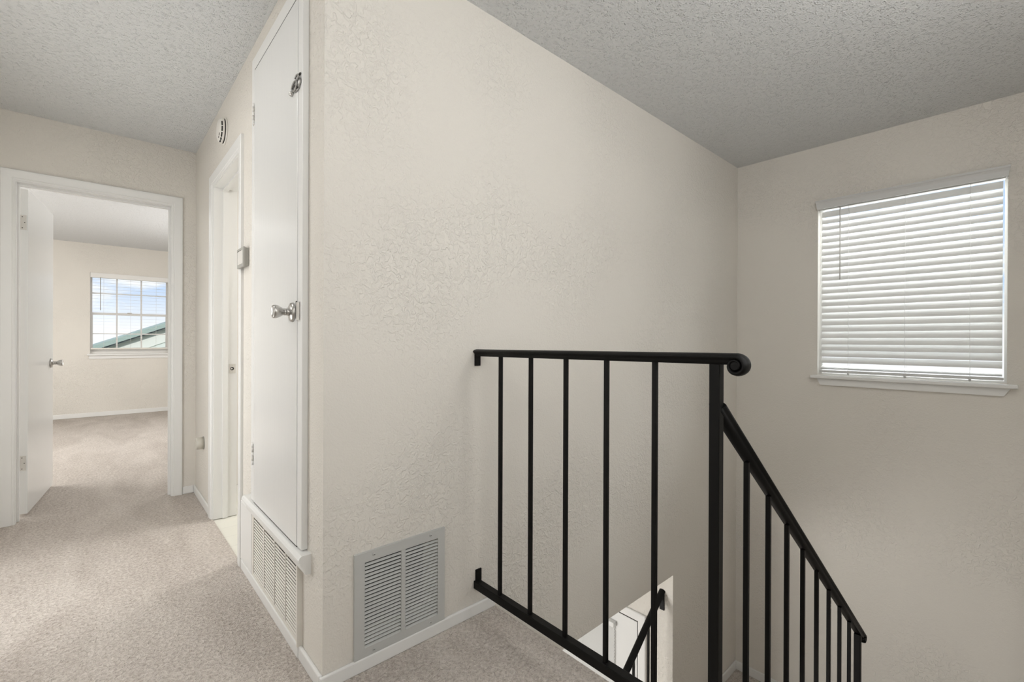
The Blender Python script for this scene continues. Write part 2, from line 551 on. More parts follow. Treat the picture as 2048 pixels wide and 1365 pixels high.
# ------------------------------------------------------------------ baseboards
def baseboard(name, label, segs):
    mb = MB()
    for s_ in segs:
        mb.bbox(*s_, r=0.004)
    return struct(name, mb, 'trim', label, 'baseboard')
b_ = 0.012
baseboard('baseboard_center', 'white baseboard under the grey vent on the big wall', [(-b_, EDGE, -b_, 0.0, 0.0, 0.045)])
baseboard('baseboard_left', 'white baseboard under the white louvred grille and round the wall corner',
          [(-b_, 0.0, 0.0005, 0.198, 0.0, 0.047), (-0.014, 0.0, 0.198, 1.042, 0.0, 0.046)])
baseboard('baseboard_hall_corner', 'short white baseboard in the hall corner below the round bumper',
          [(-b_, 0.0, 1.905, LA, 0.0, 0.052), (-0.075, -b_, LA - b_, LA, 0.0, 0.052)])
baseboard('baseboard_bedroom', 'white baseboard along the far bedroom wall', [(-3.0, 1.2, YF - b_, YF, 0.0, 0.06)])
baseboard('baseboard_landing_right', 'white baseboard of the half landing along the window wall', [(LB - b_, LB, YB, 0.0, ZM, ZM + 0.065)])
baseboard('baseboard_landing_back', 'white baseboard of the half landing along the big wall', [(2.2, LB - b_, -b_, 0.0, ZM, ZM + 0.065)])

# ------------------------------------------------------------------ door casings
CAS = [(0.0, 0.0), (0.0, 0.007), (0.007, 0.010), (0.011, 0.0095), (0.014, 0.013), (0.045, 0.016), (0.056, 0.016), (0.060, 0.012), (0.060, 0.0)]
def casing(o, fmap, u0, u1, zt, zb=0.0, prof=CAS, w=1.0, only=(0, 1, 2)):
    """mitred casing round an opening u0..u1 up to zt; fmap(u, d, z) -> world"""
    P = [(a * w, d) for a, d in prof]
    segs = [('casing_side', [[(u0 - a, d, zb) for a, d in P], [(u0 - a, d, zt + a) for a, d in P]]),
            ('casing_head', [[(u0 - a, d, zt + a) for a, d in P], [(u1 + a, d, zt + a) for a, d in P]]),
            ('casing_side', [[(u1 + a, d, zb) for a, d in P], [(u1 + a, d, zt + a) for a, d in P]])]
    for i, (nm, rg) in enumerate(segs):
        if i in only:
            MB().rings([[fmap(*q) for q in r_] for r_ in rg], smooth=False).build(nm, 'trim', o)

# bedroom doorway
d1 = thing('trim_1', (-0.51, LA, 0.0), 'white casing and jamb round the bedroom doorway', 'door frame', kind='structure')
casing(d1, lambda u, d, z: (u, LA - d, z), -0.885, -0.139, 2.036, w=1.03)
MB().box(-0.90, -0.882, LA, LA + T, 0.0, 2.05).build('jamb_side', 'trim', d1)
MB().box(-0.142, -0.122, LA, LA + T, 0.0, 2.05).build('jamb_side', 'trim', d1)
MB().box(-0.882, -0.142, LA, LA + T, 2.030, 2.05).build('jamb_head', 'trim', d1)
MB().box(-0.154, -0.142, LA + 0.045, LA + 0.075, 0.0, 2.03).build('door_stop', 'trim', d1)
MB().box(-0.882, -0.872, LA + 0.045, LA + 0.075, 0.0, 2.03).build('door_stop', 'trim', d1)
MB().box(-0.872, -0.154, LA + 0.045, LA + 0.075, 2.018, 2.03).build('door_stop', 'trim', d1)
# bathroom doorway
d2 = thing('trim_2', (0.0, 1.48, 0.0), 'white casing and jamb round the bathroom doorway beside the closet', 'door frame', kind='structure')
casing(d2, lambda u, d, z: (-d, u, z), 1.128, 1.834, 2.03, w=1.12)
MB().box(0.0, T + 0.01, 1.122, 1.138, 0.0, 2.045).build('jamb_side', 'trim', d2)
MB().box(0.0, T + 0.01, 1.824, 1.838, 0.0, 2.045).build('jamb_side', 'trim', d2)
MB().box(0.0, T + 0.01, 1.138, 1.824, 2.026, 2.045).build('jamb_head', 'trim', d2)
MB().box(0.046, 0.074, 1.812, 1.824, 0.0, 2.026).build('door_stop', 'trim', d2)
MB().box(0.046, 0.074, 1.138, 1.150, 0.0, 2.026).build('door_stop', 'trim', d2)
MB().box(0.046, 0.074, 1.150, 1.812, 2.014, 2.026).build('door_stop', 'trim', d2)
sp = MB().bbox(0.080, 0.116, 1.8215, 1.824, 0.889, 0.947, 0.0012).build('strike_plate', 'painted_steel', d2)
sp['label'] = 'pale metal strike plate with a dark latch hole'
MB().lathe((0.097, 1.8216, 0.918), (0, -1, 0), [(0, 0.0105), (0.0006, 0.0105)], 20).build('latch_hole', 'dark_slot', sp)
MB().lathe((0.095, 1.8212, 0.918), (0, -1, 0), [(0, 0.005), (0.0008, 0.005)], 14).build('latch_tongue', 'painted_steel', sp)
for z in (0.939, 0.897):
    MB().lathe((0.098, 1.8216, z), (0, -1, 0), [(0, 0.0024), (0.0006, 0.002)], 10).build('screw', 'satin_nickel', sp)

# ------------------------------------------------------------------ door hardware
KNOB = [(0.000, 0.0335), (0.004, 0.0335), (0.008, 0.031), (0.011, 0.024), (0.013, 0.016)]
NECK = [(0.012, 0.0135), (0.016, 0.0125), (0.020, 0.0125), (0.0205, 0.0115), (0.023, 0.0115), (0.0235, 0.0125), (0.028, 0.0120), (0.030, 0.0110)]
BULB = [(0.029, 0.0112), (0.033, 0.0128), (0.040, 0.0170), (0.047, 0.0205), (0.053, 0.0226), (0.058, 0.0232), (0.062, 0.0226),
        (0.0645, 0.0205), (0.0650, 0.0170), (0.0635, 0.0158), (0.0630, 0.0)]
def knob(parent, base, axis):
    k = MB().lathe(base, axis, BULB, 36).build('knob', 'satin_nickel', parent)
    MB().lathe(base, axis, KNOB, 36).build('rosette', 'satin_nickel', k)
    MB().lathe(base, axis, NECK, 28).build('neck', 'satin_nickel', k)
    return k

# closet door (tall, above the louvred grille)
c = thing('door_1', (0.0, 0.5, 0.39), 'tall narrow white closet door with a nickel knob above the louvred grille', 'door', kind='structure')
CY0, CY1, CZ0, CZ1 = 0.189, 0.765, 0.396, 2.267
MB().bbox(-0.022, -0.002, CY0, CY1, CZ0, CZ1, 0.0015).build('leaf', 'door', c)
MB().bbox(-0.0205, 0.0, 0.139, 0.1855, CZ0, 2.33, 0.002).build('frame_side', 'trim', c)
MB().bbox(-0.0205, 0.0, 0.7685, 0.815, CZ0, 2.33, 0.002).build('frame_side', 'trim', c)
MB().bbox(-0.0205, 0.0, 0.1855, 0.7685, 2.2725, 2.33, 0.002).build('frame_head', 'trim', c)
MB().box(-0.004, 0.0, 0.1855, CY0, CZ0, 2.2725).build('door_gap', 'dark_slot', c)
MB().box(-0.0208, 0.0, CY0, CY1, CZ1 + 0.0004, 2.2722).build('door_gap', 'dark_slot', c)
MB().box(-0.0208, 0.0, CY0, CY1, 0.3922, CZ0 - 0.0003).build('door_gap', 'dark_slot', c)
MB().box(-0.004, 0.0, CY1, 0.7685, CZ0, 2.2725).build('door_gap', 'dark_slot', c)
knob(c, (-0.022, 0.232, 1.196), (-1, 0, 0))
lp = MB().bbox(-0.0255, -0.022, 0.160, 0.186, 1.167, 1.228, 0.001).build('strike_plate', 'painted_steel', c)
MB().box(-0.0258, -0.022, 0.1862, 0.1885, 1.172, 1.232).build('latch', 'dark_slot', lp)
# small tarnished latch bridging the door and its frame near the head
def blob(mb, y, z, ry, rz, tx, x0=-0.022):
    rs = []
    for d, q in ((0, 1.0), (tx * 0.55, 0.92), (tx * 0.9, 0.6), (tx, 0.05)):
        rs.append([(x0 - d, y + math.cos(2 * math.pi * k / 14) * ry * q, z + math.sin(2 * math.pi * k / 14) * rz * q) for k in range(14)])
    return mb.rings(rs)
def ring_part(y, z, ry, rz, r_, x0, a0=0, a1=360, n=20):
    rs = []
    for k in range(n + 1):
        a = math.radians(a0 + (a1 - a0) * k / n)
        c0 = Vector((x0, y + math.cos(a) * ry, z + math.sin(a) * rz))
        o1 = Vector((0, math.cos(a), math.sin(a)))
        rs.append([c0 + o1 * (math.cos(b1) * r_) + Vector((-1, 0, 0)) * (math.sin(b1) * r_) for b1 in [2 * math.pi * q / 8 for q in range(8)]])
    return MB().rings(rs)
lt = blob(MB(), 0.190, 1.968, 0.040, 0.022, 0.006).build('latch_plate', 'tarnished_metal', c)
lt['label'] = 'small tarnished metal latch near the top of the closet door'
ring_part(0.198, 1.966, 0.026, 0.014, 0.0035, -0.029).build('latch_loop', 'tarnished_metal', lt)
ring_part(0.178, 1.985, 0.018, 0.010, 0.003, -0.028, 20, 250).build('latch_hook', 'tarnished_metal', lt)
blob(MB(), 0.240, 1.957, 0.014, 0.008, 0.012).build('latch_knob', 'satin_nickel', lt)
for (y, z) in ((0.182, 1.9985), (0.162, 1.9945)):
    blob(MB(), y, z, 0.0085, 0.0048, 0.003).build('screw', 'dark_slot', lt)
for (y, z) in ((0.200, 1.966), (0.176, 1.952), (0.170, 1.978)):
    blob(MB(), y, z, 0.0080, 0.0045, 0.0012, -0.0278).build('latch_slot', 'dark_slot', lt)
def small_hinge(parent, y, z0, z1):
    h_ = MB().bbox(-0.0225, -0.0203, y - 0.001, y + 0.022, z0, z1, 0.0008).build('hinge', 'painted_steel', parent)
    n = 5
    for k in range(n):
        za, zb = z0 + (z1 - z0) * k / n, z0 + (z1 - z0) * (k + 1) / n
        MB().cyl((-0.0255, y - 0.002, za + 0.001), (-0.0255, y - 0.002, zb - 0.001), 0.0042, 10).build('knuckle', 'painted_steel' if k % 2 else 'vinyl_white', h_)
    return h_
small_hinge(c, 0.768, 2.035, 2.125)
small_hinge(c, 0.768, 0.555, 0.650)

# moulded ledge under the closet door
LEDGE = [(0.0, 0.392), (-0.030, 0.392), (-0.036, 0.388), (-0.040, 0.380), (-0.040, 0.373), (-0.034, 0.370), (-0.034, 0.362), (-0.026, 0.350),
         (-0.022, 0.344), (-0.020, 0.330), (-0.016, 0.326), (0.0, 0.326)]
struct('trim_3', MB().rings([[(x * 1.0, y, z) for x, z in LEDGE] for y in (0.105, 0.90)], smooth=False), 'trim',
       'moulded white ledge between the closet door and the louvred grille', 'trim')
struct('trim_4', MB().bbox(-0.012, 0.0, 0.842, 1.050, 0.046, 0.326, 0.002), 'trim',
       'plain white board left of the louvred grille', 'trim')

# ------------------------------------------------------------------ white louvred return grille (hall side)
g = thing('return_grille', (0.0, 0.51, 0.046), 'white louvred return-air grille under the tall closet door', 'vent')
fr_ = MB()
wall(fr_, 'X', -0.010, -0.004, 0.198, 0.842, 0.046, 0.326, [(0.229, 0.812, 0.062, 0.312)])
fr_.build('frame', 'vent_white', g)
MB().box(-0.018, 0.0, 0.190, 0.198, 0.046, 0.326).build('edge_flange', 'vent_white', g)
MUL = [0.646, 0.493, 0.352]
for y in MUL:
    MB().box(-0.010, -0.002, y - 0.005, y + 0.005, 0.062, 0.312).build('mullion', 'vent_white', g)
dk = MB()
wall(dk, 'X', 0.100, 0.110, 0.21, 0.83, 0.052, 0.318)
dk.build('duct', 'duct_dark', g)
cols_ = [(0.651, 0.812), (0.498, 0.641), (0.357, 0.488), (0.229, 0.347)]
NR = 19
for (y0, y1) in cols_:
    first = None
    for k in range(NR):
        zc = 0.0685 + k * 0.01295
        if first is None:
            # front lip low, back edge high
            first = MB().prism([(-0.0095, y0, zc - 0.0050), (-0.0088, y0, zc - 0.0053), (-0.0066, y0, zc + 0.0004), (-0.0073, y0, zc + 0.0007)], (0, y1 - y0 - 0.0022, 0)).build('louver', 'vent_white', g)
        else:
            clone(first, (0, 0, k * 0.01295))

# ------------------------------------------------------------------ grey floor-level vent (big wall)
g = thing('wall_vent', (0.273, 0.0, 0.045), 'grey steel wall vent with two columns of louvres above the baseboard', 'vent')
fr_ = MB()
wall(fr_, 'Y', -0.0095, -0.0035, 0.101, 0.4475, 0.0465, 0.392, [(0.1335, 0.2685, 0.0745, 0.360), (0.2845, 0.4195, 0.0745, 0.360)])
wall(fr_, 'Y', -0.0095, 0.0, 0.0985, 0.101, 0.045, 0.3935)
wall(fr_, 'Y', -0.0095, 0.0, 0.4475, 0.450, 0.045, 0.3935)
fr_.box(0.101, 0.4475, -0.0095, 0.0, 0.392, 0.3935).box(0.101, 0.4475, -0.0095, 0.0, 0.045, 0.0465)
fr_.build('frame', 'vent_grey', g)
MB().box(0.13, 0.423, 0.100, 0.110, 0.072, 0.364).build('duct', 'duct_dark', g)
NV = 23
for (x0, x1) in ((0.1335, 0.2685), (0.2845, 0.4195)):
    first = None
    dz = (0.360 - 0.0745) / NV
    for k in range(NV):
        zc = 0.0745 + 0.004
        if first is None:
            first = MB().prism([(x0, -0.0090, zc - 0.0036), (x0, -0.0080, zc - 0.0042), (x0, -0.0018, zc + 0.0016), (x0, -0.0026, zc + 0.0023)], (x1 - x0, 0, 0)).build('louver', 'vent_grey', g)
        else:
            clone(first, (0, 0, k * dz))
for (x, z) in ((0.166, 0.379), (0.387, 0.380), (0.167, 0.0585), (0.387, 0.0585)):
    s_ = MB().lathe((x, -0.0095, z), (0, -1, 0), [(0, 0.0060), (0.0012, 0.0056), (0.0022, 0.0035), (0.0025, 0.0)], 18).build('screw', 'vent_grey', g)
    MB().box(x - 0.003, x + 0.003, -0.01235, -0.0118, z - 0.0006, z + 0.0006).build('screw_slot', 'dark_slot', s_)

# ------------------------------------------------------------------ bedroom door, standing open
c = thing('door_2', (-0.86, 2.66, 0.0), 'white bedroom door standing wide open into the bedroom', 'door', kind='structure')
ang = math.radians(6.2)
e1 = Vector((math.sin(ang), math.cos(ang), 0))          # along the leaf
e2 = Vector((-math.cos(ang), math.sin(ang), 0))         # through its thickness, away from the viewer
H0 = Vector((-0.845, 2.662, 0))
LW, LT = 0.700, 0.034
def dp(a, t_, z):
    return H0 + e1 * a + e2 * t_ + Vector((0, 0, z))
leaf = MB().obox(dp(LW / 2, LT / 2, 1.019), e1, e2, (0, 0, 1), LW / 2, LT / 2, 1.005).build('leaf', 'door', c)
knob(c, dp(0.622, 0, 0.922), -e2)
knob(c, dp(0.622, LT, 0.922), e2)
for zc in (1.818, 0.328):
    h_ = MB().obox(dp(-0.0012, 0.020, zc), e1, e2, (0, 0, 1), 0.0012, 0.014, 0.045).build('hinge', 'painted_steel', c)
    for k in range(5):
        za = zc - 0.045 + 0.018 * k
        MB().cyl(dp(-0.004, LT + 0.006, za + 0.001), dp(-0.004, LT + 0.006, za + 0.017), 0.0055, 10).build('knuckle', 'painted_steel', h_)
    for (tt, zz) in ((0.024, 0.034), (0.014, 0.0), (0.024, -0.034)):
        MB().lathe(dp(-0.0022, tt, zc + zz), -e1, [(0, 0.003), (0.0008, 0.0024)], 10).build('screw', 'dark_slot', h_)

# ------------------------------------------------------------------ smoke detector, thermostat, wall bumper
s = thing('smoke_detector', (0.0, 1.50, 2.255), 'round white smoke detector high on the wall above the bathroom doorway', 'smoke detector')
SD = Vector((0.0, 1.50, 2.255))
MB().lathe(SD, (-1, 0, 0), [(0, 0.072), (0.006, 0.072), (0.008, 0.069), (0.008, 0.0)], 48).build('base', 'plastic_white', s)
MB().lathe(SD, (-1, 0, 0), [(0.011, 0.060), (0.013, 0.067), (0.020, 0.067), (0.030, 0.060), (0.036, 0.045), (0.038, 0.025), (0.038, 0.0)], 48).build('cover', 'plastic_white', s)
MB().lathe(SD, (-1, 0, 0), [(0.0078, 0.0655), (0.0115, 0.0655)], 48).build('vent_gap', 'dark_slot', s)
for rr, dd, arcs in ((0.0630, 0.0265, ((150, 174), (178, 202), (206, 230), (234, 250), (254, 275))), (0.050, 0.0335, ((215, 235), (240, 256)))):
    for a0, a1 in arcs:
        rg = []
        for k in range(7):
            a = math.radians(a0 + (a1 - a0) * k / 6)
            q = lambda r_, d: SD + Vector((-d, math.cos(a) * r_, math.sin(a) * r_))
            rg.append([q(rr - 0.002, dd + 0.0022), q(rr + 0.002, dd - 0.0004), q(rr + 0.002, dd - 0.004), q(rr - 0.002, dd - 0.004)])
        MB().rings(rg, smooth=False).build('vent_slot', 'dark_slot', s)

t_ = thing('thermostat', (0.0, 1.012, 1.487), 'small grey square thermostat on the wall between closet and bathroom', 'thermostat')
MB().bbox(-0.012, 0.0, 0.952, 1.040, 1.446, 1.529, 0.002).build('backplate', 'thermostat_grey', t_)
body = MB().bbox(-0.026, -0.016, 0.948, 1.074, 1.440, 1.533, 0.003).build('cover', 'thermostat_grey', t_)
MB().bbox(-0.018, -0.010, 0.951, 1.040, 1.443, 1.530, 0.002).build('housing', 'thermostat_grey', t_)
MB().bbox(-0.0270, -0.0255, 0.960, 1.062, 1.456, 1.518, 0.0006).build('screen', 'thermostat_face', body)
MB().box(-0.0268, -0.0255, 1.062, 1.0665, 1.456, 1.518).build('screen_edge', 'dark_slot', body)
MB().box(-0.0268, -0.0255, 0.985, 1.0665, 1.518, 1.5205).build('screen_edge', 'dark_slot', body)

bp = thing('door_bumper', (0.0, 2.165, 0.412), 'round cream wall bumper low beside the bathroom doorway', 'door bumper')
MB().lathe((0, 2.165, 0.412), (-1, 0, 0), [(0, 0.043), (0.0025, 0.043), (0.0025, 0.0)], 36).build('base', 'thermostat_grey', bp)
MB().lathe((0, 2.165, 0.412), (-1, 0, 0), [(0.002, 0.040), (0.040, 0.039), (0.044, 0.036), (0.044, 0.028), (0.041, 0.024), (0.041, 0.0)], 36).build('cushion', 'plastic_beige', bp)

# ------------------------------------------------------------------ iron railings
PROF = [(-0.0135, 0.0), (0.0135, 0.0), (0.0135, 0.009), (0.0155, 0.013), (0.0205, 0.016), (0.0215, 0.019), (0.0200, 0.0225), (0.0140, 0.0260),
        (0.0050, 0.0278), (-0.0050, 0.0278), (-0.0140, 0.0260), (-0.0200, 0.0225), (-0.0215, 0.019), (-0.0205, 0.016), (-0.0155, 0.013), (-0.0135, 0.009)]
PH = 0.0278
def handrail(name, parent, to3, p0, p1, scroll=None):
    """moulded cap rail along p0-p1 (s, z of its top); scroll = (outer radius, turns) curls the far end under"""
    p0, p1 = Vector(p0), Vector(p1)
    d = (p1 - p0).normalized()
    n = Vector((-d.y, d.x))
    rg = []
    def ring(P, nn, sc=1.0, sw=1.0):
        return [to3(P.x - nn.x * (PH - h_) * sc, P.y - nn.y * (PH - h_) * sc, w * sw) for w, h_ in PROF]
    rg.append(ring(p0, n))
    L = (p1 - p0).length
    for k in range(1, 5):
        rg.append(ring(p0 + d * (L * k / 4), n))
    eye = None
    if scroll:
        R0, turns = scroll
        C = p1 - n * R0
        N = int(40 * turns)
        for k in range(1, N + 1):
            th = 2 * math.pi * turns * k / N
            q = k / N
            Rk = R0 * (1 - 0.60 * q)
            sc = (0.92 - 0.55 * q) * min(1.0, R0 / 0.030)
            nn = Vector((n.x * math.cos(th) + n.y * math.sin(th), -n.x * math.sin(th) + n.y * math.cos(th)))
            rg.append(ring(C + nn * Rk, nn, sc, 1.0 - 0.12 * q))
        eye = C
    o = MB().rings(rg, smooth=True).build(name, 'iron', parent)
    if eye is not None:
        r_ = scroll[0] * 0.36
        MB().lathe(to3(eye.x, eye.y, -0.0195), Vector(to3(eye.x, eye.y, 1)) - Vector(to3(eye.x, eye.y, 0)),
                   [(0, r_ * 0.8), (0.002, r_), (0.037, r_), (0.039, r_ * 0.8)], 24).build('scroll_eye', 'iron', o)
    return o

GX, PY = 0.608, -0.962
rl = thing('stair_railing', (GX, PY, 0.0), 'black iron guard railing with scroll end and sloping stair rail below the window', 'railing')
handrail('top_rail', rl, lambda s_, z, w: (GX + w, -s_, z), (0.0, 1.0645), (1.012, 1.0725), scroll=(0.0305, 1.45))
MB().bbox(GX - 0.014, GX + 0.013, -0.007, 0.0, 0.998, 1.045, 0.001).build('wall_bracket', 'iron', rl)
MB().bbox(GX - 0.006, GX + 0.022, -0.007, 0.0, 0.112, 0.178, 0.001).build('wall_bracket', 'iron', rl)
MB().bbox(GX - 0.014, GX + 0.014, PY + 0.0127, 0.0, 0.105, 0.136, 0.002).build('bottom_rail', 'iron', rl)
Bh = 0.0066
first = None
for y in (-0.146, -0.309, -0.472, -0.633, -0.794):
    if first is None:
        y00 = y
        first = MB().bbox(GX - Bh, GX + Bh, y - Bh, y + Bh, 0.132, 1.047, 0.0012, 1).build('baluster', 'iron', rl)
        bw = MB().lathe((GX, y, 1.028), (0, 0, 1), [(0, 0.0095), (0.011, 0.013)], 12)
    else:
        clone(first, (0, y - y00, 0))
Ph = 0.0130
MB().bbox(GX - Ph, GX + Ph, PY - Ph, PY + Ph, 0.0, 1.047, 0.002).build('newel_post', 'iron', rl)
MB().bbox(GX - 0.035, GX + 0.035, PY - 0.035, PY + 0.035, 0.0, 0.008, 0.002).build('post_foot', 'iron', rl)
SL = -0.79
def ztop(x):
    return 0.809 + SL * (x - 0.799)
handrail('stair_top_rail', rl, lambda s_, z, w: (s_, PY - w, z), (GX + 0.012, ztop(GX + 0.012)), (2.195, ztop(2.195)), scroll=(0.026, 0.85))
DROP = 0.80
pa, pb = Vector((GX + 0.012, PY, ztop(GX + 0.012) - DROP)), Vector((2.118, PY, ztop(2.118) - DROP))
dirv = (pb - pa).normalized()
MB().obox((pa + pb) / 2, dirv, (0, 1, 0), dirv.cross(Vector((0, 1, 0))), (pb - pa).length / 2, 0.013, 0.012).build('stair_bottom_rail', 'iron', rl)
first = None
for k in range(8):
    x = 0.799 + 0.165 * k
    if first is None:
        zt_, zb_ = ztop(x) - 0.040, ztop(x) - DROP
        first = MB().bbox(x - Bh, x + Bh, PY - Bh, PY + Bh, zb_, zt_, 0.0012, 1).build('baluster', 'iron', rl)
    else:
        clone(first, (0.165 * k, 0, SL * 0.165 * k))
# chipped paint on two balusters just under the sloping rail
for (k, dz, hz) in ((5, 0.030, 0.006), (5, 0.052, 0.003), (5, 0.064, 0.004), (6, 0.022, 0.004), (6, 0.032, 0.005)):
    x = 0.799 + 0.165 * k
    z = ztop(x) - 0.045 - dz
    MB().bbox(x + 0.001, x + 0.0035, PY - Bh - 0.0004, PY - Bh + 0.0004, z - hz, z + hz, 0.0003, 1).build('paint_chip', 'vent_white', rl)
MB().bbox(2.105, 2.131, PY - Ph, PY + Ph, ZM, ztop(2.118) - 0.034, 0.002).build('newel_post', 'iron', rl)
MB().bbox(2.083, 2.153, PY - 0.035, PY + 0.035, ZM, ZM + 0.008, 0.002).build('post_foot', 'iron', rl)

# lower stair railing seen through the bottom bars
LY = 0.073
r2 = thing('stair_railing', (XE, LY, -0.55), 'lower black iron handrail in front of the downstairs entry door', 'railing')
SL2 = -0.80
def zt2(s_):
    return -0.500 + SL2 * s_
handrail('top_rail', r2, lambda s_, z, w: (XE - s_, LY + w, z), (0.0, zt2(0)), (1.46, zt2(1.46)), scroll=(0.018, 0.75))
MB().bbox(XE - 0.008, XE, LY - 0.016, LY + 0.016, -0.632, -0.515, 0.001).build('wall_bracket', 'iron', r2)
first = None
for k in range(8):
    x = XE - 0.165 - 0.163 * k
    if first is None:
        first = MB().bbox(x - Bh, x + Bh, LY - Bh, LY + Bh, zt2(XE - x) - 0.86, zt2(XE - x) - 0.036, 0.0012, 1).build('baluster', 'iron', r2)
    else:
        clone(first, (-0.163 * k, 0, SL2 * 0.163 * k))
pa, pb = Vector((XE, LY, zt2(0) - 0.86)), Vector((XE - 1.45, LY, zt2(1.45) - 0.86))
dirv = (pb - pa).normalized()
MB().obox((pa + pb) / 2, dirv, (0, 1, 0), dirv.cross(Vector((0, 1, 0))), (pb - pa).length / 2, 0.013, 0.012).build('bottom_rail', 'iron', r2)
MB().bbox(XE - 1.463, XE - 1.437, LY - Ph, LY + Ph, ZL, zt2(1.45) - 0.030, 0.002).build('newel_post', 'iron', r2)

# ------------------------------------------------------------------ stair window with its blind
WY0, WY1, WZ0, WZ1 = -1.421, -0.535, 0.872, 2.045
w = thing('window_1', (LB, -0.978, WZ0), 'stairwell window behind the lowered white blind', 'window', kind='structure')
fx0, fx1 = LB + 0.065, LB + T
fr_ = MB()
wall(fr_, 'X', fx0, fx1, WY0, WY1, WZ0, WZ1, [(WY0 + 0.012, WY1 - 0.012, WZ0 + 0.012, WZ1 - 0.03)])
fr_.build('frame', 'vinyl_white', w)
MB().box(fx0 + 0.02, fx0 + 0.024, WY0 + 0.012, WY1 - 0.012, WZ0 + 0.012, WZ1 - 0.03).build('pane', 'glass', w)
MB().bbox(LB - 0.045, LB + 0.065, -1.463, -0.503, WZ0 - 0.021, WZ0 - 0.0005, 0.004).build('sill', 'trim', w)
ap = [(-0.536, WZ0 - 0.021), (-0.556, WZ0 - 0.066), (-1.410, WZ0 - 0.066), (-1.436, WZ0 - 0.021)]
MB().prism([(LB - 0.018, y, z) for y, z in ap], (0.018, 0, 0)).build('apron', 'trim', w)

bl = thing('window_blind', (LB, -0.978, 1.99), 'white horizontal blind with grey valance closed over the stairwell window', 'blind')
VP = [(-0.030, 2.000), (-0.032, 2.030), (-0.036, 2.040), (-0.042, 2.046), (-0.042, 2.056), (-0.028, 2.056), (-0.024, 2.048), (-0.020, 2.000)]
MB().rings([[(LB + x, y0 + (z - 2.0) * k_, z) for x, z in VP] for y0, k_ in ((-1.423, -0.16), (-0.537, 0.16))], smooth=False).build('valance', 'valance_grey', bl)
MB().box(LB - 0.020, LB - 0.001, -1.423, -1.417, 2.0, 2.045).build('valance_return', 'valance_grey', bl)
MB().box(LB - 0.020, LB - 0.001, -0.543, -0.537, 2.0, 2.045).build('valance_return', 'valance_grey', bl)
MB().bbox(LB + 0.004, LB + 0.050, WY0 + 0.008, WY1 - 0.008, 1.998, 2.040, 0.002).build('headrail', 'blind_white', bl)
SX = LB + 0.028
def slat_mesh(zc, tilt, name='slat'):
    """slightly crowned slat; tilt in degrees, room edge low"""
    a = math.radians(tilt)
    W = 0.050
    prof = []
    for k in range(5):
        q = -0.5 + k / 4
        prof.append((q * W, 0.0028 * (1 - (2 * q) ** 2)))
    up = [(x, h_ + 0.0011) for x, h_ in prof]
    pts = up + [(x, h_ - 0.0011) for x, h_ in reversed(prof)]
    rg = []
    for y in (WY0 + 0.018, WY1 - 0.018):
        rg.append([(SX + x * math.cos(a) - h_ * math.sin(a), y, zc + x * math.sin(a) + h_ * math.cos(a)) for x, h_ in pts])
    return MB().rings(rg, smooth=False).build(name, 'slat', bl)
PITCH = 0.0433
first = slat_mesh(1.970, 62)
for k in range(1, 21):
    clone(first, (0, 0, -PITCH * k))
zz = 1.970 - PITCH * 21
for k, (dz, tl_) in enumerate(((0.0, 57), (0.0433, 51), (0.0866, 45))):
    slat_mesh(zz - dz, tl_)
slat_mesh(0.929, 16)
slat_mesh(0.917, 7)
MB().bbox(SX - 0.025, SX + 0.025, WY0 + 0.012, WY1 - 0.012, 0.889, 0.906, 0.003).build('bottom_rail', 'valance_grey', bl)
for y in (-0.708, -0.994, -1.277):
    MB().cyl((SX - 0.026, y, 0.90), (SX - 0.026, y, 2.0), 0.0009, 6).build('ladder_cord', 'cord_clear', bl)
    MB().cyl((SX + 0.026, y, 0.90), (SX + 0.026, y, 2.0), 0.0009, 6).build('ladder_cord', 'cord_clear', bl)
    MB().lathe((SX - 0.020, y, 0.878), (0, 0, 1), [(0, 0.003), (0.004, 0.006), (0.011, 0.006)], 12).build('cord_button', 'vent_grey', bl)
MB().cyl((SX - 0.036, -0.663, 1.512), (SX - 0.036, -0.663, 2.005), 0.0036, 10).build('tilt_wand', 'blind_white', bl)

# ------------------------------------------------------------------ bedroom window with blind
w = thing('window_2', (-0.16, YF, BWZ0), 'twelve-pane white bedroom window looking out on sky and a green roof', 'window', kind='structure')
gy = YF + 0.075
MB().bbox(BWX0 - 0.03, BWX1 + 0.03, YF - 0.040, YF + 0.06, BWZ0 - 0.022, BWZ0 - 0.0005, 0.003).build('sill', 'trim', w)
MB().bbox(BWX0 - 0.012, BWX1 + 0.012, YF - 0.014, YF, BWZ0 - 0.070, BWZ0 - 0.022, 0.003).build('apron', 'trim', w)
fr_ = MB()
wall(fr_, 'Y', YF + 0.055, YF + T, BWX0, BWX1, BWZ0, BWZ1, [(BWX0 + 0.009, BWX1 - 0.009, BWZ0 + 0.03, BWZ1 - 0.03)])
fr_.build('frame', 'vinyl_white', w)
XA, XB, ZA, ZB = BWX0 + 0.009, BWX1 - 0.009, BWZ0 + 0.03, BWZ1 - 0.03
zmid = 1.458
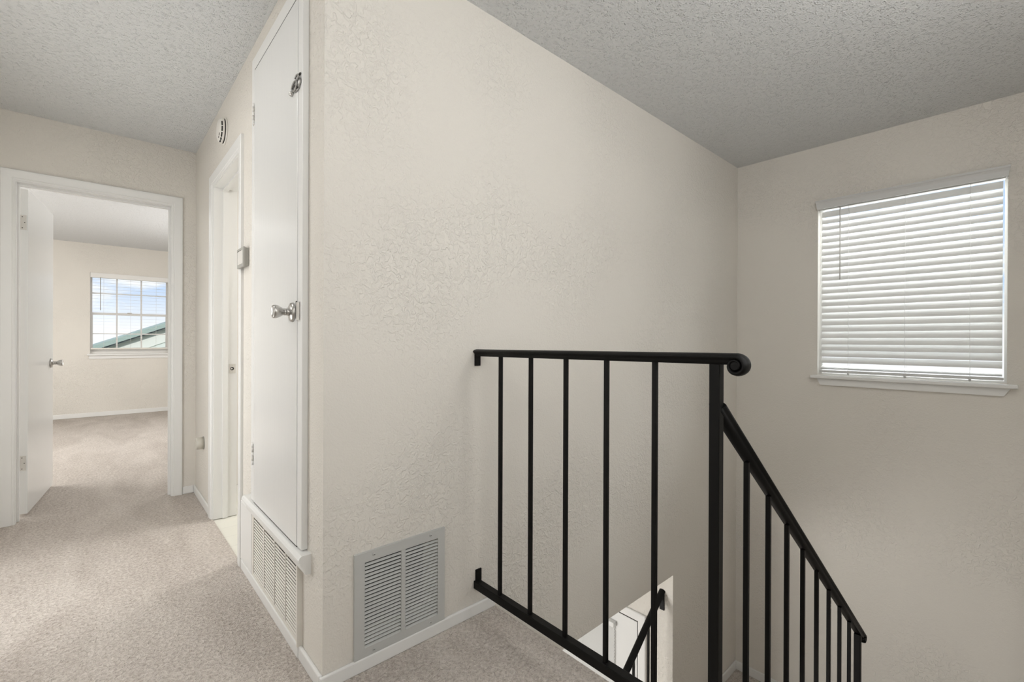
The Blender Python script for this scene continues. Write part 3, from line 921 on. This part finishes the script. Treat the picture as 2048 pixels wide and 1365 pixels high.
for nm, z0, z1, zm, yo in (('upper_sash', zmid - 0.014, ZB, 1.752, 0.018), ('lower_sash', ZA, zmid + 0.018, 1.172, 0.0)):
    st = 0.014 if nm == 'upper_sash' else 0.020
    sm = MB()
    wall(sm, 'Y', gy + yo, gy + yo + 0.018, XA, XB, z0, z1, [(XA + st, XB - st, z0 + (0.018 if nm == 'upper_sash' else 0.034), z1 - (0.02 if nm == 'upper_sash' else 0.032))])
    so = sm.build(nm, 'vinyl_white', w)
    xs = [XA + st, -0.312, -0.034, XB - st]
    zs_ = [z0 + (0.018 if nm == 'upper_sash' else 0.034), zm, z1 - (0.02 if nm == 'upper_sash' else 0.032)]
    for x in xs[1:3]:
        MB().box(x - 0.009, x + 0.009, gy + yo + 0.001, gy + yo + 0.015, zs_[0], zs_[2]).build('muntin', 'vinyl_white', so)
    for i in range(3):
        MB().box(xs[i] + (0.009 if i else 0), xs[i + 1] - (0.009 if i < 2 else 0), gy + yo + 0.002, gy + yo + 0.014, zm - 0.007, zm + 0.007).build('muntin', 'vinyl_white', so)
        for j in range(2):
            MB().box(xs[i], xs[i + 1], gy + yo + 0.007, gy + yo + 0.010, zs_[j], zs_[j + 1]).build('pane', 'glass', so)
MB().bbox(-0.195, -0.145, gy - 0.016, gy, zmid + 0.012, zmid + 0.026, 0.003).build('sash_lock', 'painted_steel', w)

bl2 = thing('window_blind', (-0.16, YF, BWZ1), 'pale blind with open slats and a hanging wand on the bedroom window', 'blind')
MB().bbox(BWX0 + 0.002, BWX1 - 0.002, YF - 0.012, YF + 0.045, 1.966, 2.034, 0.003).build('headrail', 'vinyl_white', bl2)
first = None
for k in range(21):
    z = 1.945 - 0.046 * k
    if z < 1.0:
        break
    if first is None:
        first = MB().box(BWX0 + 0.008, BWX1 - 0.008, YF + 0.012, YF + 0.037, z - 0.0004, z + 0.0004).build('slat', 'blind_white', bl2)
    else:
        clone(first, (0, 0, -0.046 * k))
MB().bbox(BWX0 + 0.006, BWX1 - 0.006, YF + 0.002, YF + 0.046, 0.948, 0.970, 0.003).build('bottom_rail', 'vent_white', bl2)
for x in (-0.455, -0.16, 0.135):
    MB().cyl((x, YF + 0.001, 0.96), (x, YF + 0.001, 1.97), 0.0014, 6).build('ladder_cord', 'cord_white', bl2)
MB().cyl((-0.492, YF - 0.018, 1.505), (-0.492, YF - 0.018, 1.97), 0.0042, 8).build('tilt_wand', 'thermostat_grey', bl2)

# ------------------------------------------------------------------ front door downstairs
c = thing('door_3', (XE, 0.71, ZL), 'white front door downstairs glimpsed through the lower railing', 'door', kind='structure')
MB().bbox(XE + 0.002, XE + 0.055, 0.258, 1.160, ZL + 0.015, -0.801, 0.0015).build('leaf', 'door', c)
MB().box(XE, XE + T, 0.235, 0.247, ZL, -0.775).build('jamb_side', 'trim', c)
MB().box(XE, XE + T, 1.165, 1.18, ZL, -0.775).build('jamb_side', 'trim', c)
MB().box(XE, XE + T, 0.247, 1.165, -0.789, -0.775).build('jamb_head', 'trim', c)
MB().box(XE + 0.003, XE + 0.055, 0.247, 0.2575, ZL, -0.789).build('door_gap', 'dark_slot', c)
MB().box(XE + 0.003, XE + 0.055, 0.2575, 1.160, -0.8005, -0.789).build('door_gap', 'dark_slot', c)
casing(c, lambda u, d, z: (XE - d, u, z), 0.247, 1.165, -0.787, zb=ZL)
knob(c, (XE + 0.002, 1.09, -1.93), (-1, 0, 0))

bl3 = thing('window_blind', (XE, 0.71, -0.88), 'small white blind hanging on the front door downstairs', 'blind')
MB().bbox(XE - 0.032, XE + 0.002, 0.425, 0.985, -0.905, -0.872, 0.003).build('headrail', 'blind_white', bl3)
first = None
a = math.radians(46)
for k in range(32):
    z = -0.922 - 0.0215 * k
    if first is None:
        first = MB().obox((XE - 0.014, 0.705, z), (math.cos(a), 0, math.sin(a)), (0, 1, 0), (-math.sin(a), 0, math.cos(a)), 0.0125, 0.272, 0.0006).build('slat', 'blind_white', bl3)
    else:
        clone(first, (0, 0, -0.0215 * k))
MB().bbox(XE - 0.026, XE, 0.433, 0.977, -1.628, -1.614, 0.003).build('bottom_rail', 'blind_white', bl3)
for y in (0.50, 0.705, 0.91):
    MB().cyl((XE - 0.024, y, -1.62), (XE - 0.024, y, -0.90), 0.0008, 6).build('ladder_cord', 'cord_white', bl3)

# ------------------------------------------------------------------ unseen globe lamps: over the landing, plus an added fill over the stairs
def globe_lamp(x, y, m_, label):
    LR, LC = 0.11, Vector((x, y, ZC - 0.20))
    lm = thing('unseen_lamp', (x, y, ZC), label, 'lamp')
    MB().lathe((x, y, ZC), (0, 0, -1), [(0, 0.07), (0.012, 0.07), (0.020, 0.05), (0.024, 0.015), (0.105, 0.015)], 32).build('canopy', 'lamp_metal', lm)
    MB().lathe(LC - Vector((0, 0, LR)), (0, 0, 1), [(LR * (1 - math.cos(math.pi * k / 16)), LR * math.sin(math.pi * k / 16)) for k in range(17)], 32).build('globe', m_, lm)
globe_lamp(-0.80, -1.20, 'lamp_glass', 'round glass globe lamp hanging from the ceiling over the landing')
globe_lamp(1.25, -1.72, 'stair_fill_glass', 'unseen globe lamp added to fill the stairwell with light')

# ------------------------------------------------------------------ outside: the neighbouring house
HY = 16.0
sl = 0.42
def roof_z(x):
    return 1.34 + sl * (x - 0.45) / 1.0
hs = thing('house', (3.6, HY + 4, -3.5), 'neighbouring house with a green roof beyond the bedroom window', 'house')
xa, xr, xb = -2.6, 4.4, 11.4
za = roof_z(xa)
zr = roof_z(xr)
MB().prism([(xa + 0.4, HY + 0.12, -3.5), (xb - 0.4, HY + 0.12, -3.5), (xb - 0.4, HY + 0.12, za + 0.02), (xr, HY + 0.12, zr - 0.16), (xa + 0.4, HY + 0.12, za + 0.02)], (0, 7, 0)).build('gable_wall', 'siding_green', hs)
for s_, x_end in ((1, xa), (-1, xb)):
    ze = za
    rv = Vector((xr - x_end, 0, zr - ze)).normalized()
    nv = Vector((-rv.z, 0, rv.x)) if s_ > 0 else Vector((rv.z, 0, -rv.x))
    L_ = math.hypot(xr - x_end, zr - ze)
    mid = Vector(((x_end + xr) / 2, HY + 3.85, (ze + zr) / 2))
    MB().obox(mid - nv * 0.05, rv, (0, 1, 0), nv, L_ / 2, 3.95, 0.05).build('roof', 'roof_green', hs)
    MB().obox(Vector((mid.x, HY - 0.12, mid.z)) - nv * 0.055, rv, (0, 1, 0), nv, L_ / 2, 0.02, 0.06).build('fascia', 'roof_green', hs)
    MB().obox(Vector((mid.x, HY + 0.01, mid.z)) - nv * 0.135, rv, (0, 1, 0), nv, L_ / 2, 0.10, 0.025).build('soffit', 'soffit_shade', hs)
    MB().obox(Vector((mid.x, HY + 0.11, mid.z)) - nv * 0.34, rv, (0, 1, 0), nv, L_ / 2 - 0.4, 0.02, 0.19).build('frieze_board', 'siding_pale', hs)
struct('ground', MB().box(-60, 60, -60, 90, -3.7, -3.5), 'grass', 'grass around the building', 'ground')
